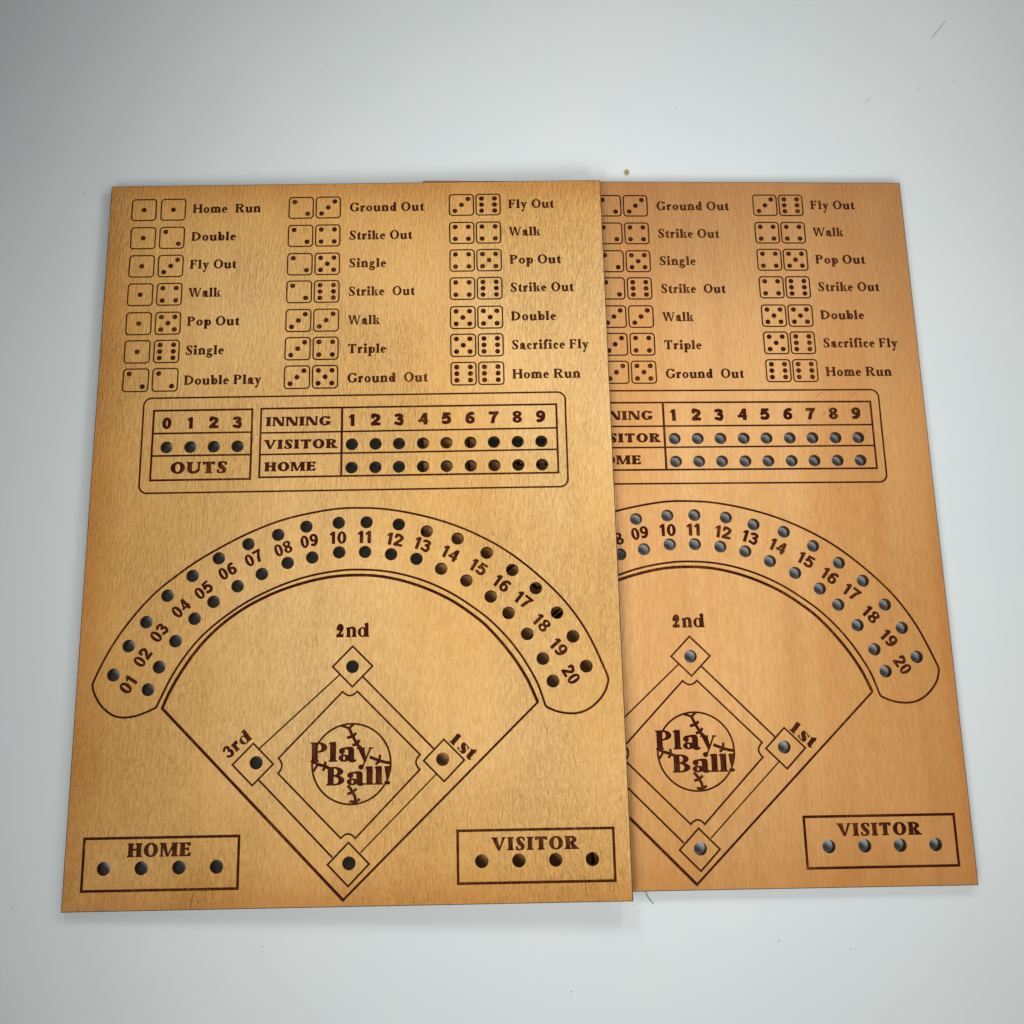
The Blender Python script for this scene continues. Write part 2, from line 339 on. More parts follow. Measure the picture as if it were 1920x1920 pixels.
def sans_glyph(ch, k, wide=1.0):
    """upright sans numerals, k stroke weight"""
    w = {'1': .42}.get(ch, .62)*wide; g = Pen(w, res=.02); h = k/2; R = w-h; m = w/2
    if ch == '0': g.ring(m, .5, m, .51, k, k*.72)
    elif ch == '1': g.box(m-h+.04, 0, m+h+.04, 1); g.poly((0, .66), (m, .74), (m+.04, 1), (m-.06, .97), (0, .82))
    elif ch == '2': g.curve([(h, .72), (w*.24, .9), (m+.02, 1-h*.9), (R, .76), (R-.03, .58), (m, .38), (h+.02, h+.04)], k*.95); g.box(.01, 0, w, k*.85)
    elif ch == '3': g.curve([(h, .82), (m-.04, 1-h*.9), (R-.03, .80), (R-.08, .62), (m-.02, .53)], k*.9); g.curve([(m-.02, .53), (R-.03, .45), (R, .27), (R-.1, .1), (m-.03, h*.85), (h-.02, .18)], k*.9)
    elif ch == '4': g.box(w*.56, 0, w*.56+k, 1); g.box(0, .22, w+.02, .22+k*.72); g.poly((0, .22), (k*.95, .25), (w*.66+k*.2, 1), (w*.56, 1))
    elif ch == '5':
        g.box(w*.16, 1-k*.8, w-.03, 1); g.poly((w*.05, .46), (w*.05+k*.9, .46), (w*.16+k*.8, 1), (w*.16, 1))
        g.curve([(k*.5, .53), (m, .64), (R, .48), (R, .24), (m+.02, h*.9), (h, .18)], k*.95)
    elif ch == '6': g.ring(m, .33, m, .34, k, k*.75); g.curve([(h, .36), (h+.03, .66), (m, 1-h), (R-.02, .86)], k*.95)
    elif ch == '9': g.ring(m, .67, m, .34, k, k*.75); g.curve([(R, .64), (R-.03, .34), (m, h), (h+.02, .14)], k*.95)
    elif ch == '7': g.box(0, 1-k*.85, w, 1); g.curve([(w-.04, .92), (m+.05, .55), (m-.08, 0.05)], [k*.6, k*.9, k]); g.cut(g.boxd(-1, -1, 2, 0))
    elif ch == '8': g.ring(m, .745, m-.02, .265, k*.9, k*.62); g.ring(m, .28, m, .29, k*.95, k*.66)
    return g, w

def trace(g, eps=0.012):
    """marching squares on the pen's field -> simplified closed loops"""
    D = g.d; ny, nx = D.shape; xs, ys = g.xs, g.ys; ins = D < 0
    nxt = {}
    def pt(key):
        i, j, o = key
        if o == 0: a, b = D[j, i], D[j, i+1]; return (xs[i]+(xs[i+1]-xs[i])*a/(a-b), ys[j])
        a, b = D[j, i], D[j+1, i]; return (xs[i], ys[j]+(ys[j+1]-ys[j])*a/(a-b))
    code = ins[:-1, :-1]*1+ins[:-1, 1:]*2+ins[1:, 1:]*4+ins[1:, :-1]*8
    jj, ii = np.nonzero((code > 0) & (code < 15))
    T = {1: [(3, 0)], 2: [(0, 1)], 3: [(3, 1)], 4: [(1, 2)], 5: [(3, 0), (1, 2)], 6: [(0, 2)], 7: [(3, 2)], 8: [(2, 3)], 9: [(2, 0)], 10: [(0, 1), (2, 3)], 11: [(2, 1)], 12: [(1, 3)], 13: [(1, 0)], 14: [(0, 3)]}
    for j, i in zip(jj.tolist(), ii.tolist()):
        E = [(i, j, 0), (i+1, j, 1), (i, j+1, 0), (i, j, 1)]
        for a, b in T[int(code[j, i])]: nxt[E[a]] = E[b]
    loops = []
    while nxt:
        k0 = next(iter(nxt)); k = k0; L = []
        while k in nxt:
            n = nxt.pop(k); L.append(pt(k)); k = n
        if len(L) > 5: loops.append(simplify(L, eps))
    return [l for l in loops if len(l) > 2]

def simplify(L, eps):
    P = np.array(L)
    def dp(a, b):
        if b <= a+1: return [a]
        d = P[b]-P[a]; n = math.hypot(*d)+1e-12
        r = np.abs((P[a+1:b, 0]-P[a, 0])*d[1]-(P[a+1:b, 1]-P[a, 1])*d[0])/n
        k = int(np.argmax(r))
        return [a] if r[k] < eps else dp(a, a+1+k)+dp(a+1+k, b)
    far = int(np.argmax(((P-P[0])**2).sum(1)))
    idx = dp(0, far)+dp(far, len(P)-1)+[len(P)-1]
    return [tuple(P[i]) for i in idx]

FACES = {
    'list': dict(kind=serif_glyph, a=(.27, .125, .07, .10, .66, 1.16), space=.38, gap=.06),
    'table': dict(kind=serif_glyph, a=(.34, .17, .07, .13, .66, 1.16), space=.4, gap=.06),
    'team': dict(kind=serif_glyph, a=(.29, .13, .07, .11, .66, 1.0), space=.4, gap=.05),
    'fat': dict(kind=serif_glyph, a=(.32, .09, .07, .085, .70, 1.22), space=.3, gap=.03),
    'ninth': dict(kind=sans_glyph, a=(.315, 1.24), space=.3, gap=.08),
    'track': dict(kind=sans_glyph, a=(.25, 1.1), space=.3, gap=.07),
}
_gc = {}
def glyph(face, ch):
    if (face, ch) not in _gc:
        F = FACES[face]; g, w = F['kind'](ch, *F['a']); _gc[face, ch] = (trace(g), w)
    return _gc[face, ch]
def word(face, text, x0, y0, x1, h, spread=None):
    """loops of a word set from x0 to x1 on the base line y0"""
    F = FACES[face]; x = 0; out = []
    for ch in text:
        if ch == ' ': x += F['space']; continue
        L, w = glyph(face, ch)
        tall = 1.14 if face == 'fat' and ch in '123' else 1
        out += [[(x+px, py*tall) for px, py in l] for l in L]; x += w+F['gap']+(.12 if tall > 1 and ch != '3' else 0)
    W = x-F['gap']
    if x1 is None: sx = h; x0 = x0-W*h/2
    else: sx = (x1-x0)/W
    return [[(x0+px*sx, y0+py*h) for px, py in l] for l in out]
# ---------------------------------------------------------------- the design (mm, origin at the board's lower left corner)
LW = 1.7      # width of every engraved line, relative to its nominal width
def catmull(pts, k=6, closed=False):
    P = [pts[0]]+list(pts)+[pts[-1]]; out = []
    for i in range(1, len(P)-2):
        for j in range(k):
            t = j/k; a, b, c, d = P[i-1:i+3]
            out.append(tuple(0.5*((2*b[m])+(-a[m]+c[m])*t+(2*a[m]-5*b[m]+4*c[m]-d[m])*t*t+(-a[m]+3*b[m]-3*c[m]+d[m])*t**3) for m in (0, 1)))
    return out+[pts[-1]]
def offset(pts, d, closed):
    n = len(pts); out = []
    for i in range(n):
        a = pts[i-1] if (i or closed) else None; b = pts[i]; c = pts[(i+1) % n] if (i < n-1 or closed) else None
        def nr(p, q): L = math.hypot(q[0]-p[0], q[1]-p[1])+1e-9; return (-(q[1]-p[1])/L, (q[0]-p[0])/L)
        if a is None: m_ = nr(b, c); s = 1
        elif c is None: m_ = nr(a, b); s = 1
        else:
            n1, n2 = nr(a, b), nr(b, c); m_ = (n1[0]+n2[0], n1[1]+n2[1]); L = math.hypot(*m_)+1e-9; m_ = (m_[0]/L, m_[1]/L)
            s = 1/max(.45, m_[0]*n1[0]+m_[1]*n1[1])
        out.append((b[0]+m_[0]*d*s, b[1]+m_[1]*d*s))
    return out
def ribbon(pts, w):
    w *= LW; return [offset(pts, w/2, False)+offset(pts, -w/2, False)[::-1]]
def loopband(pts, w):
    w *= LW; return [offset(pts, w/2, True), offset(pts, -w/2, True)]
def circle(x, y, r, n=28): return [(x+r*math.cos(2*math.pi*i/n), y+r*math.sin(2*math.pi*i/n)) for i in range(n)]
def rrect(x0, y0, x1, y1, r, n=6):
    P = []
    for cx, cy, a0 in ((x1-r, y1-r, 0), (x0+r, y1-r, 90), (x0+r, y0+r, 180), (x1-r, y0+r, 270)):
        for i in range(n+1): a = math.radians(a0+90*i/n); P.append((cx+r*math.cos(a), cy+r*math.sin(a)))
    return P
def rot(loops, cx, cy, deg):
    c, s = math.cos(math.radians(deg)), math.sin(math.radians(deg))
    return [[(cx+(x-cx)*c-(y-cy)*s, cy+(x-cx)*s+(y-cy)*c) for x, y in l] for l in loops]

ENGR = []     # (name, label, [shape = list of loops filled even-odd], material key)
def eng(name, label, shapes, mat='burn'): ENGR.append((name, label, shapes, mat))

# dice and results
COLX = ((20.8, 38.6), (116.5, 133.0), (214.35, 230.65)); TX = (50.4, 146.0, 243.0)
ROWS = ((405.1, 386.3, 367.7, 349.2, 330.6, 312.7, 294.9), (405.2, 386.4, 367.65, 349.6, 331.1, 313.2, 295.3), (405.7, 386.9, 368.6, 350.2, 331.5, 313.8, 295.95))
BASE = ((402.6, 384.0, 365.6, 347.2, 328.7, 310.3, 291.5), (402.2, 383.4, 365.0, 346.5, 328.0, 309.8, 291.4), (403.0, 384.5, 365.9, 347.6, 329.0, 310.7, 292.3))
DICE = ((1, 1), (1, 2), (1, 3), (1, 4), (1, 5), (1, 6), (2, 2)), ((2, 3), (2, 4), (2, 5), (2, 6), (3, 3), (3, 4), (3, 5)), ((3, 6), (4, 4), (4, 5), (4, 6), (5, 5), (5, 6), (6, 6))
WORDS = ((("Home  Run", 91.9), ("Double", 77.6), ("Fly Out", 78.4), ("Walk", 69.7), ("Pop Out", 81.6), ("Single", 73.2), ("Double Play", 95.8)),
         (("Ground Out", 191.6), ("Strike Out", 184.3), ("Single", 168.7), ("Strike  Out", 185.8), ("Walk", 165.0), ("Triple", 169.0), ("Ground  Out", 193.3)),
         (("Fly Out", 271.0), ("Walk", 262.1), ("Pop Out", 274.1), ("Strike Out", 281.1), ("Double", 270.1), ("Sacrifice Fly", 288.8), ("Home Run", 283.2)))
q = 4.0
PIPS = {1: [(0, 0)], 2: [(-q, q), (q, -q)], 3: [(q, q), (0, 0), (-q, -q)], 4: [(-q, q), (q, q), (-q, -q), (q, -q)],
        5: [(-q, q), (q, q), (0, 0), (-q, -q), (q, -q)], 6: [(-q, q+.1), (q, q+.1), (-q, 0), (q, 0), (-q, -q-.1), (q, -q-.1)]}
for ci in range(3):
    for ri in range(7):
        for di in range(2):
            x = COLX[ci][di]+((ri*.17+(.3 if ri else 0)) if (ci, di) == (0, 0) else (ri*.12 if ci == 0 else 0)); y = ROWS[ci][ri]
            k = DICE[ci][ri][di]
            sh = [loopband(rrect(x-7.35, y-7.0, x+7.35, y+7.0, 1.9, 4), .50)]+[[circle(x+a, y+b, 1.56, 14)] for a, b in PIPS[k]]
            eng('die_symbol', 'engraved die face showing %s' % ('one', 'two', 'three', 'four', 'five', 'six')[k-1], sh, 'line')
        t, x1 = WORDS[ci][ri]
        eng('engraved_words', 'engraved words "%s"' % ' '.join(t.split()), [word('list', t, TX[ci], BASE[ci][ri], x1, 6.0)])
# score table
eng('table_border', 'rounded engraved border round the score tables', [loopband(rrect(27.75, 226.2, 273.55, 283.6, 4.6, 7), .62)], 'line')
def rect(x0, y0, x1, y1, w): return loopband([(x0, y0), (x1, y0), (x1, y1), (x0, y1)], w)
eng('outs_grid', 'engraved grid of the outs counter', [rect(33.9, 233.8, 91.1, 275.85, .72), ribbon([(33.9, 261.9), (91.1, 261.9)], .66), ribbon([(33.9, 248.35), (91.1, 248.35)], .66)], 'line')
eng('inning_grid', 'engraved grid of the inning table', [rect(96.25, 234.6, 268.2, 276.1, .68), ribbon([(96.25, 261.3), (268.2, 261.6)], .62), ribbon([(96.25, 248.2), (268.2, 248.6)], .62), ribbon([(143.3, 234.6), (143.3, 276.1)], .8)], 'line')
OUTX = (42.3, 55.99, 69.5, 83.2); INX = (149.2, 162.9, 176.45, 190.3, 203.9, 217.8, 231.4, 245.2, 258.9)
for i, x in enumerate(OUTX): eng('engraved_numeral', 'engraved outs numeral %d' % i, [word('ninth', str(i), x-.55, 264.55, None, 7.1)])
for i, x in enumerate(INX): eng('engraved_numeral', 'engraved inning numeral %d' % (i+1), [word('ninth', str(i+1), x, 264.6+i*.07, None, 7.3)])
for t, x0, y0, x1, h in (("INNING", 99.0, 265.3, 136.9, 5.7), ("VISITOR", 98.5, 251.4, 141.0, 5.7), ("HOME", 99.0, 238.0, 128.9, 5.6), ("OUTS", 45.0, 237.5, 77.8, 7.1)):
    eng('engraved_words', 'engraved capitals "%s"' % t, [word('table', t, x0, y0, x1, h)])
# pitch track with its twenty numbers
OARC = [(8.8, 118.7), (13.8, 130.6), (21.4, 144.6), (31.5, 158.6), (41.2, 169.2), (49.6, 176.3), (62.4, 185.8), (75.6, 193.7), (89.8, 201.1), (105.5, 207.6), (120.5, 211.8), (140.5, 215.2), (156.4, 215.5), (170.3, 214.4), (186.3, 211.3), (203.4, 206.3), (220.3, 199.1), (237.2, 189.3), (253.8, 175.9), (269.6, 159.6), (281.8, 141.0), (291.6, 117.9)]
RLOBE = [(291.8, 115.8), (290.2, 110.5), (286.6, 105.3), (281.6, 101.0), (276.6, 98.7), (271.0, 98.0), (264.3, 98.9), (258.2, 101.3), (256.6, 102.8)]
IARC = [(254.9, 108.6), (252.6, 115.0), (249.2, 121.7), (243.7, 130.8), (236.9, 139.9), (228.8, 148.5), (221.2, 155.0), (207.9, 164.3), (195.0, 171.0), (182.3, 175.6), (169.6, 178.5), (157.0, 179.7), (144.0, 179.5), (128.0, 177.0), (114.0, 172.9), (101.0, 167.4), (90.0, 161.5), (78.0, 153.1), (66.3, 142.6), (57.2, 130.8), (51.2, 120.5), (46.9, 111.2), (44.3, 105.3)]
LLOBE = [(43.9, 105.0), (38.9, 102.7), (32.8, 100.7), (26.6, 100.1), (21.0, 101.3), (15.3, 105.5), (11.7, 110.2), (9.3, 115.3), (8.8, 118.5)]
track = catmull(OARC)+catmull(RLOBE)+catmull(IARC)+catmull(LLOBE)[:-1]
clean = [track[0]]
for pnt in track[1:]:
    if math.hypot(pnt[0]-clean[-1][0], pnt[1]-clean[-1][1]) > .5: clean.append(pnt)
eng('track_outline', 'curved engraved outline of the numbered peg track', [loopband(clean, .72)], 'line')
FIELD = [(47.7, 105.1), (51.4, 114.0), (56.6, 123.6), (62.6, 132.9), (69.8, 141.9), (78.6, 150.4), (88.6, 157.8), (98.6, 163.5), (110.9, 168.9), (126.4, 173.6), (141.1, 176.2), (156.7, 176.6), (169.4, 175.2), (182.1, 172.0), (194.9, 167.1), (207.6, 160.4), (221.0, 150.6), (228.3, 143.5), (235.0, 135.6), (241.4, 126.8), (247.6, 116.2), (252.4, 104.9)]
fa = catmull(FIELD)
eng('field_outline', 'engraved fan outline of the ball field', [ribbon(fa, 1.0), ribbon([(252.3, 105.3), (252.6, 104.4), (147.9, 3.9), (147.6, 3.3)], .72), ribbon([(47.9, 105.6), (47.6, 104.6), (147.3, 3.6), (147.9, 3.9)], .95)], 'line')
ANUM = [(28.2, 117.8, 56.4), (35.3, 132.5, 57.5), (43.7, 146.1, 54.0), (55.0, 159.4, 45), (67.2, 169.5, 39.5), (80.2, 180.1, 31.5), (94.7, 187.4, 28), (111.1, 192.6, 20.9), (125.8, 196.8, 11), (142.1, 198.4, 0), (157.2, 198.5, -1), (174.3, 196.8, -11.5), (189.9, 193.6, -20.3), (205.5, 188.2, -27.8), (221.3, 180.0, -32.4), (234.3, 170.5, -37.4), (246.1, 161.0, -38.4), (256.1, 147.9, -47.4), (265.1, 134.1, -50), (271.4, 119.0, -58.5)]
for i, (x, y, a) in enumerate(ANUM):
    t = '%02d' % (i+1); w_ = 10.1 if '1' not in t else (9.5 if t != '11' else 8.2)
    eng('engraved_numeral', 'engraved track number %s' % t, [rot(word('track', t, x-w_/2, y-3.6, x+w_/2, 7.2), x, y, a)])
# bases, base lines, infield
def diamond(c, r, rx, w): x, y = c; return loopband([(x+rx, y), (x, y+r), (x-rx, y), (x, y-r)], w)
B2, B3, B1, B4 = (151.1, 125.6), (97.9, 73.9), (201.05, 74.2), (150.0, 21.4)
for c, lb in ((B1, 'first base'), (B2, 'second base'), (B3, 'third base'), (B4, 'home plate')):
    eng('base_square', 'engraved diamond round the %s hole' % lb, [diamond(c, 11.1, 11.0, .6)], 'line')
eng('base_line', 'engraved line from second to third base', [ribbon([(144.3, 122.3-.9), (101.2-.3, 82.27-.3)], .5)], 'line')
eng('base_line', 'engraved line from second to first base', [ribbon([(156.88, 119.83), (195.5, 80.46)], .62)], 'line')
eng('base_line', 'engraved line from third base to home plate', [ribbon([(101.2, 65.83), (141.5, 25.0)], .62)], 'line')
eng('base_line', 'engraved line from first base to home plate', [ribbon([(197.2, 67.4), (156.4, 27.2)], .45)], 'line')
def sag(a, b, m_, n=8):
    c = (2*m_[0]-(a[0]+b[0])/2, 2*m_[1]-(a[1]+b[1])/2)
    return [((1-t)**2*a[0]+2*t*(1-t)*c[0]+t*t*b[0], (1-t)**2*a[1]+2*t*(1-t)*c[1]+t*t*b[1]) for t in [i/n for i in range(n+1)]]
inn = sag((145.84, 111.95), (153.86, 111.99), (149.85, 109.75))+sag((188.16, 77.45), (187.96, 69.55), (185.9, 73.6))+sag((153.53, 34.54), (145.83, 34.69), (149.8, 36.9))+sag((111.62, 68.92), (111.66, 76.89), (113.6, 73.0))
eng('infield_outline', 'engraved infield diamond with notched corners', [loopband(inn, .6)], 'line')
for t, x0, y0, x1, h, a in (("2nd", 141.6, 141.75, 160.2, 7.9, 0),):
    eng('engraved_words', 'engraved "2nd" above second base', [word('fat', t, x0, y0, x1, h)])
eng('engraved_words', 'engraved "3rd" slanting up beside third base', [rot(word('fat', "3rd", 84.6, 77.2, 101.2, 7.0), 84.6, 77.2, 39)])
eng('engraved_words', 'engraved "1st" slanting down beside first base', [rot(word('fat', "1st", 203.4, 84.4, 219.4, 7.4), 203.4, 84.4, -42)])
# ball emblem; u,v are positions on a 0..1920 sketch of the emblem
def E(u, v): return (122.3+u*(180.4-122.3)/1920, 99.9-v*(99.9-42.9)/1920)
bx, by, br = 151.07, 73.3, 21.2
em = [[circle(bx, by, br+.55, 72), circle(bx, by, br-.5, 72)]]
def es(pts, w): em.append(ribbon([E(*q_) for q_ in pts], w))
es([(900, 250), (925, 310), (960, 390), (1010, 480), (1060, 570), (1120, 620)], 1.0); es([(865, 432), (980, 405), (1028, 345)], .95); es([(965, 568), (1050, 545), (1092, 470)], .95)
es([(760, 215), (830, 232), (895, 262), (985, 190)], .8)
es([(1275, 780), (1450, 850), (1560, 882), (1655, 893)], 1.0); es([(1385, 912), (1450, 860), (1460, 745)], .85)
es([(330, 890), (480, 932), (590, 985)], 1.0); es([(440, 1012), (492, 935), (478, 845)], .85); es([(262, 860), (352, 893), (275, 1020)], .8)
es([(890, 1275), (975, 1385), (1020, 1480), (1040, 1600)], 1.0); es([(885, 1425), (975, 1405), (1048, 1335)], .9); es([(925, 1560), (1030, 1572), (1110, 1518)], .9)
emb = em
def lw(face, t, u0, vb, u1, vt):
    a = E(u0, vb); b = E(u1, vt); return word(face, t, a[0], a[1], b[0], b[1]-a[1])
emb.append(lw('fat', 'Play', 215, 858, 1345, 500)); emb.append(lw('fat', 'Ball!', 505, 1275, 1655, 945))
eng('baseball_emblem', 'engraved stitched ball with the words "Play Ball!" across it', emb)
# team boxes
eng('team_box', 'engraved box of the home peg row', [rect(9.95, 10.35, 91.85, 36.95, .85)], 'line')
eng('team_box', 'engraved box of the visitor peg row', [rect(208.0, 10.6, 290.95, 37.4, .85)], 'line')
eng('engraved_words', 'engraved capitals "HOME" above four holes', [word('team', "HOME", 32.8, 27.1, 67.0, 7.2)])
eng('engraved_words', 'engraved capitals "VISITOR" above four holes', [word('team', "VISITOR", 225.9, 26.9, 272.3, 6.9)])
# peg holes
HOLES = [(x, 253.45) for x in OUTX]+[(x, 253.6) for x in INX]+[(x, 239.55) for x in INX]
HOLES += [(19.9, 123.2), (27.4, 139.0), (36.3, 152.1), (47.3, 166.8), (60.8, 177.8), (75.1, 187.6), (91.5, 195.5), (108.1, 200.6), (124.0, 205.1), (142.3, 207.0), (158.1, 207.1), (176.4, 205.5), (192.3, 201.2), (209.7, 196.7), (226.1, 188.2), (240.3, 178.1), (253.3, 167.5), (264.7, 153.5), (273.1, 140.1), (279.9, 123.5)]
HOLES += [(39.3, 114.9), (44.7, 127.1), (53.0, 141.3), (63.0, 153.6), (73.1, 162.9), (86.2, 171.5), (99.6, 178.2), (113.9, 184.3), (127.7, 187.2), (142.8, 189.9), (157.4, 189.9), (172.1, 188.3), (186.4, 185.4), (200.3, 179.5), (214.4, 172.5), (227.9, 163.2), (237.7, 153.8), (247.8, 141.9), (256.1, 128.1), (261.3, 115.7)]
HOLES += [(200.3, 74.8), (151.05, 125.5), (99.7, 74.75), (150.35, 21.9)]+[(x, 21.5) for x in (20.95, 40.8, 60.65, 80.45)]+[(x, 21.7) for x in (220.6, 240.3, 259.8, 279.3)]
HR = 3.58
# ---------------------------------------------------------------- cut a board
def inside(px, py, loops):
    """even-odd test of many points against a shape"""
    r = np.zeros(len(px), bool)
    for l in loops:
        P = np.array(l); Q = np.roll(P, -1, 0)
        for (ax, ay), (bx_, by_) in zip(P, Q):
            if ay == by_: continue
            k = (ay > py) != (by_ > py)
            r ^= k & (px < ax+(py-ay)*(bx_-ax)/(by_-ay))
    return r

EXTRA = {'a': [('veneer_crack', 'fine dark split in the veneer near the lower edge', [ribbon([(68.9, 9.0), (68.6, 6.5), (67.9, 4.0), (67.4, .9)], .14)], 'line')],
         'b': [('scratch', 'faint slanting scratch in the veneer', [ribbon([p, (p[0]+l, p[1]+l*.95)], .11)], 'line') for p, l in (((236.0, 279.2), 3.5), ((256.5, 279.0), 3.2), ((238.5, 267.5), 2.2), ((262.5, 256.5), 2.4), ((244.0, 221.5), 2.0))]}
def build_board(key, label, place, move, bow, root_group):
    ENGR = globals()['ENGR']+EXTRA[key]
    root = link(bpy.data.objects.new('wooden_game_board', None)); root.empty_display_size = .02
    root.matrix_world = place; tag(root, label, 'game board', root_group)
    dx, dy, ph = move
    def mv(p): return (p[0]+dx-ph*(p[1]-200), p[1]+dy+ph*(p[0]-150))
    def Z(y): v = y/BH; return bow*4*v*(1-v)
    shapes = [[[mv(p) for p in l] for l in sh] for (_, _, shs, _) in ENGR for sh in shs]
    owner = [i for i, (_, _, shs, _) in enumerate(ENGR) for _ in shs]
    holes = [circle(*mv(h), HR, 28) for h in HOLES]
    outline = [(0, 0), (BW, 0), (BW, BH), (0, BH)]
    pts, edges = [], []
    def addloop(l):
        b = len(pts); pts.extend(l); edges.extend((b+i, b+(i+1) % len(l)) for i in range(len(l)))
    per = []
    for (a, b) in zip(outline, outline[1:]+outline[:1]):
        n = 30; per += [(a[0]+(b[0]-a[0])*i/n, a[1]+(b[1]-a[1])*i/n) for i in range(n)]
    BV = .45
    inset = [(BV+x*(BW-2*BV)/BW, BV+y*(BH-2*BV)/BH) for x, y in per]     # burnt, slightly rounded arris all round
    addloop(inset)
    for h in holes: addloop(h)
    for sh in shapes:
        for l in sh: addloop(l)
    for gx in range(1, 15):
        for gy in range(1, 30): pts.append((gx*20+.137, gy*BH/30+.071))
    vs, es_, fs, *_ = delaunay_2d_cdt([Vector(p) for p in pts], edges, [], 0, 1e-4)
    vs = np.array([tuple(v) for v in vs]); fs = np.array([tuple(f) for f in fs])
    cen = vs[fs].mean(1); own = np.full(len(fs), -1)
    def mark(loops, val):
        A = np.concatenate([np.array(l) for l in loops]); lo, hi = A.min(0), A.max(0)
        k = np.nonzero((cen[:, 0] > lo[0]) & (cen[:, 0] < hi[0]) & (cen[:, 1] > lo[1]) & (cen[:, 1] < hi[1]))[0]
        if len(k): own[k[inside(cen[k, 0], cen[k, 1], loops)]] = val
    for o_, sh in zip(owner, shapes): mark(sh, o_)
    for h in holes: mark([h], -2)
    # the veneered panel: top with every cut left open, under side, four charred edges
    V, F, MI = [], [], []; idx = {}
    def vid(x, y, z):
        k = (round(x, 4), round(y, 4), round(z, 4))
        if k not in idx: idx[k] = len(V); V.append((x*MM, y*MM, z*MM))
        return idx[k]
    def up(f):
        a, b, c = vs[f[0]], vs[f[1]], vs[f[2]]
        return f if (b[0]-a[0])*(c[1]-a[1])-(b[1]-a[1])*(c[0]-a[0]) > 0 else f[::-1]
    for f in fs[own == -1]:
        F.append([vid(vs[i][0], vs[i][1], Z(vs[i][1])) for i in up(f)]); MI.append(0)
    bot = per+[p for h in holes for p in h]; be = edges[:len(bot)]
    v2, _, f2, *_ = delaunay_2d_cdt([Vector(p) for p in bot], be, [], 0, 1e-4)
    v2 = np.array([tuple(v) for v in v2]); f2 = np.array([tuple(f) for f in f2]); c2 = v2[f2].mean(1); keep = np.ones(len(f2), bool)
    for h in HOLES:
        x, y = mv(h); keep &= np.hypot(c2[:, 0]-x, c2[:, 1]-y) > HR*.97
    for f in f2[keep]:
        a, b, c = (v2[i] for i in f); g = f if (b[0]-a[0])*(c[1]-a[1])-(b[1]-a[1])*(c[0]-a[0]) < 0 else f[::-1]
        F.append([vid(v2[i][0], v2[i][1], Z(v2[i][1])-T) for i in g]); MI.append(0)
    for a, b, ia, ib in zip(per, per[1:]+per[:1], inset, inset[1:]+inset[:1]):
        F.append([vid(*a, Z(a[1])-T), vid(*b, Z(b[1])-T), vid(*b, Z(b[1])-.22), vid(*a, Z(a[1])-.22)]); MI.append(1)
        F.append([vid(*a, Z(a[1])-.22), vid(*b, Z(b[1])-.22), vid(*ib, Z(ib[1])), vid(*ia, Z(ia[1]))]); MI.append(1)
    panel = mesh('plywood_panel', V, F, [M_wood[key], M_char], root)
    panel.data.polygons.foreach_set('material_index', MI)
    # engraved marks, each its own shallow burnt tray
    D = .28
    for i, (nm, lb, _, mk) in enumerate(ENGR):
        tri = fs[own == i]
        if not len(tri): continue
        tri = [up(f) for f in tri]; ed = {}
        for f in tri:
            for a, b in ((f[0], f[1]), (f[1], f[2]), (f[2], f[0])):
                if (b, a) in ed: del ed[b, a]
                else: ed[a, b] = 1
        V = []; F = []; idx = {}
        for f in tri: F.append([vid(vs[j][0], vs[j][1], Z(vs[j][1])-D) for j in f])
        for a, b in ed:
            pa, pb = vs[a], vs[b]
            F.append([vid(*pb, Z(pb[1])-D), vid(*pa, Z(pa[1])-D), vid(*pa, Z(pa[1])), vid(*pb, Z(pb[1]))])
        o = mesh(nm, V, F, (M_burn if mk == 'burn' else M_line)[key], root); o['label'] = lb
    # charred walls of the drilled peg holes
    me = None
    for h in HOLES:
        x, y = mv(h)
        if me is None:
            n = 28; ring = circle(0, 0, HR, n)
            V = [(p[0]*MM, p[1]*MM, 0) for p in ring]+[(p[0]*MM, p[1]*MM, -T*MM) for p in ring]
            F = [((i+1) % n, i, n+i, n+(i+1) % n) for i in range(n)]
            o = mesh('peg_hole', V, F, M_char, root); me = o.data
            for p in me.polygons: p.use_smooth = True
        else:
            o = link(bpy.data.objects.new('peg_hole', me)); o.parent = root
        o.location = (x*MM, y*MM, (Z(y))*MM)
    return root

def frame(x, y, yaw, z, roll, pitch):
    c, s = math.cos(yaw), math.sin(yaw)
    ex = Vector((c, s, roll)).normalized(); ey = Vector((-s, c, pitch)); ez = ex.cross(ey).normalized(); ey = ez.cross(ex)
    m_ = Matrix((ex, ey, ez)).transposed().to_4x4(); m_.translation = Vector((x, y, z))*MM; return m_

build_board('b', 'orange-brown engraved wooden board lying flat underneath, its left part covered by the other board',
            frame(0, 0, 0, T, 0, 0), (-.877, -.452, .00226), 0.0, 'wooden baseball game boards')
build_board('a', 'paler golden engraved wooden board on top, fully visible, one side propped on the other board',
            frame(-188.76, -5.05, .00476, T+.2, .0219, 0), (0, 0, 0), .3, 'wooden baseball game boards')
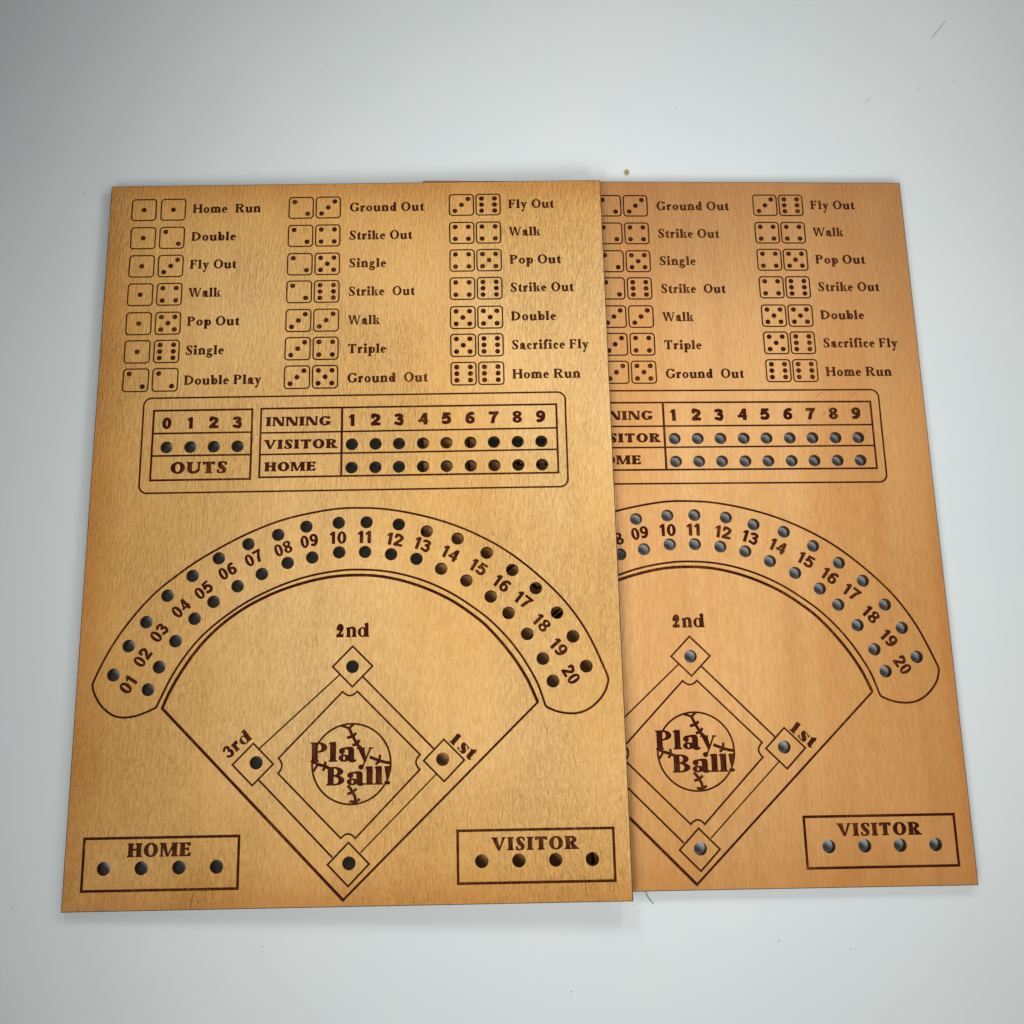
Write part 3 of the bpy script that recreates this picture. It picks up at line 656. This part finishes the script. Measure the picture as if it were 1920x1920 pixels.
# ---------------------------------------------------------------- dust, a crumb and fibres on the sheet
m = Mat("dark_dust"); M_dust = m.done(m.mix(m.noise(m.coord((3000, 3000, 3000)), 1.0), (.03, .03, .035), (.12, .11, .10)), .8, .2)
m = Mat("wood_crumb_tan"); M_crumb = m.done(m.mix(m.noise(m.coord((1500, 1500, 1500)), 1.0, 3), (.50, .36, .15), (.28, .18, .06)), .8, .2, m.bump(m.noise(m.coord((2500, 2500, 2500)), 1.0), .5, .0003))
m = Mat("dark_hair"); M_hair = m.done(m.mix(m.noise(m.coord((900, 900, 900)), 1.0), (.035, .04, .045), (.07, .07, .075)), .5, .4)
def sheet_z(y): return 0.0 if y <= SWEEP_Y*1000 else (R0-math.sqrt(R0*R0-(y/1000-SWEEP_Y)**2))*1000
def lump(name, x, y, rx, ry, rz, mat, seed, sub=2):
    bm = bmesh.new(); bmesh.ops.create_icosphere(bm, subdivisions=sub, radius=1); r = random.Random(seed)
    for v in bm.verts:
        k = 1+r.uniform(-.22, .22); v.co = Vector((v.co.x*rx*k, v.co.y*ry*k, max(v.co.z, -.5)*rz*k+rz*.5))*MM
    me = bpy.data.meshes.new(name); bm.to_mesh(me); bm.free(); me.materials.append(mat)
    o = link(bpy.data.objects.new(name, me)); z = sheet_z(y)
    a = 0 if y <= SWEEP_Y*1000 else math.asin((y/1000-SWEEP_Y)/R0)
    o.location = (x*MM, y*MM, z*MM+.00001); o.rotation_euler = (a, 0, 0); return o
SP = [(-229.2, 517.3), (-125.0, 492.6), (-130.2, 479.7), (-149.6, 476.1), (-7.7, 491.9), (-1.6, 467.9), (-133.5, 453.2), (-135.1, 434.3), (-152.4, 422.8), (5.0, 436.4), (-219.3, 422.3), (-256.1, 427.6), (-213.4, 510.4), (-250.5, 484.1), (71.2, 542.7), (306.1, 549.2), (273.3, 544.3), (62.1, 479.1), (161.9, 475.8), (185.2, 459.6), (210.1, 488.6), (201.1, 496.8), (344.9, 496.9), (321.1, 490.5), (338.4, 475.2), (355.5, 465.6), (324.4, 483.5), (130.3, 457.0), (-215.8, -2.3), (-84.5, -24.8), (-182.0, -25.0), (-170.5, -38.5), (-82.9, -7.3), (-3.7, -19.8), (-187.1, -19.5), (75.6, -22.1), (115.1, -26.8), (151.0, -22.5), (190.5, -27.0), (207.6, -29.3), (228.8, -31.9), (221.6, -35.9), (276.9, -36.3), (97.3, -49.0), (78.1, -50.2), (118.3, -56.4), (181.4, -46.9), (175.2, -62.6), (196.8, -65.6), (242.4, -68.3), (216.3, -15.9), (105.1, -17.9), (84.2, -36.5), (53.1, -27.7), (116.0, -10.4), (-209.3, 414.5), (-255.9, 427.7)]
BIG = {0, 2, 18, 22, 23, 28, 29, 38, 40, 44, 55}
for i, (x, y) in enumerate(SP):
    s = .33 if i in BIG else random.uniform(.13, .21)
    tag(lump('dust_speck', x, y, s, s*random.uniform(.7, 1), s*.6, M_dust, i, 1), 'tiny dark speck of dust lying on the white sheet', 'speck', 'dark dust specks on the white sheet')
tag(lump('wood_crumb', 128.3, 430.5, 1.25, 1.7, .8, M_crumb, 99, 3), 'small round tan crumb on the white sheet just above the boards', 'crumb')
def fibre(name, pts, r, label, cat='hair'):
    P = [Vector((x, y, sheet_z(y)+r+(.15 if 0 < i < len(pts)-1 else 0)))*MM for i, (x, y) in enumerate(pts)]
    cu = bpy.data.curves.new(name, 'CURVE'); cu.dimensions = '3D'; sp = cu.splines.new('NURBS'); sp.points.add(len(P)-1)
    for q_, p in zip(sp.points, P): q_.co = (*p, 1)
    sp.use_endpoint_u = True; sp.order_u = 3; cu.bevel_depth = r*MM; cu.bevel_resolution = 2; cu.resolution_u = 6
    tmp = bpy.data.objects.new(name, cu); link(tmp); dg = bpy.context.evaluated_depsgraph_get()
    me = bpy.data.meshes.new_from_object(tmp.evaluated_get(dg)); bpy.data.objects.remove(tmp)
    me.name = name; me.materials.clear(); me.materials.append(M_hair); return tag(link(bpy.data.objects.new(name, me)), label, cat)
fibre('hair', [(119.0, 1.2), (119.5, 0.0), (120.4, -2.3), (121.0, -3.6), (122.3, -5.3), (123.9, -7.2)], .13, 'short dark curved hair sticking out from under the lower board')
fibre('hair', [(331.9, 526.3), (336.6, 532.0), (341.9, 538.8)], .085, 'longer thin straight hair on the white sheet near the upper right corner')
fibre('hair', [(284.9, 480.3), (286.6, 482.7), (288.6, 484.6)], .06, 'very short pale hair on the white sheet above the lower board')
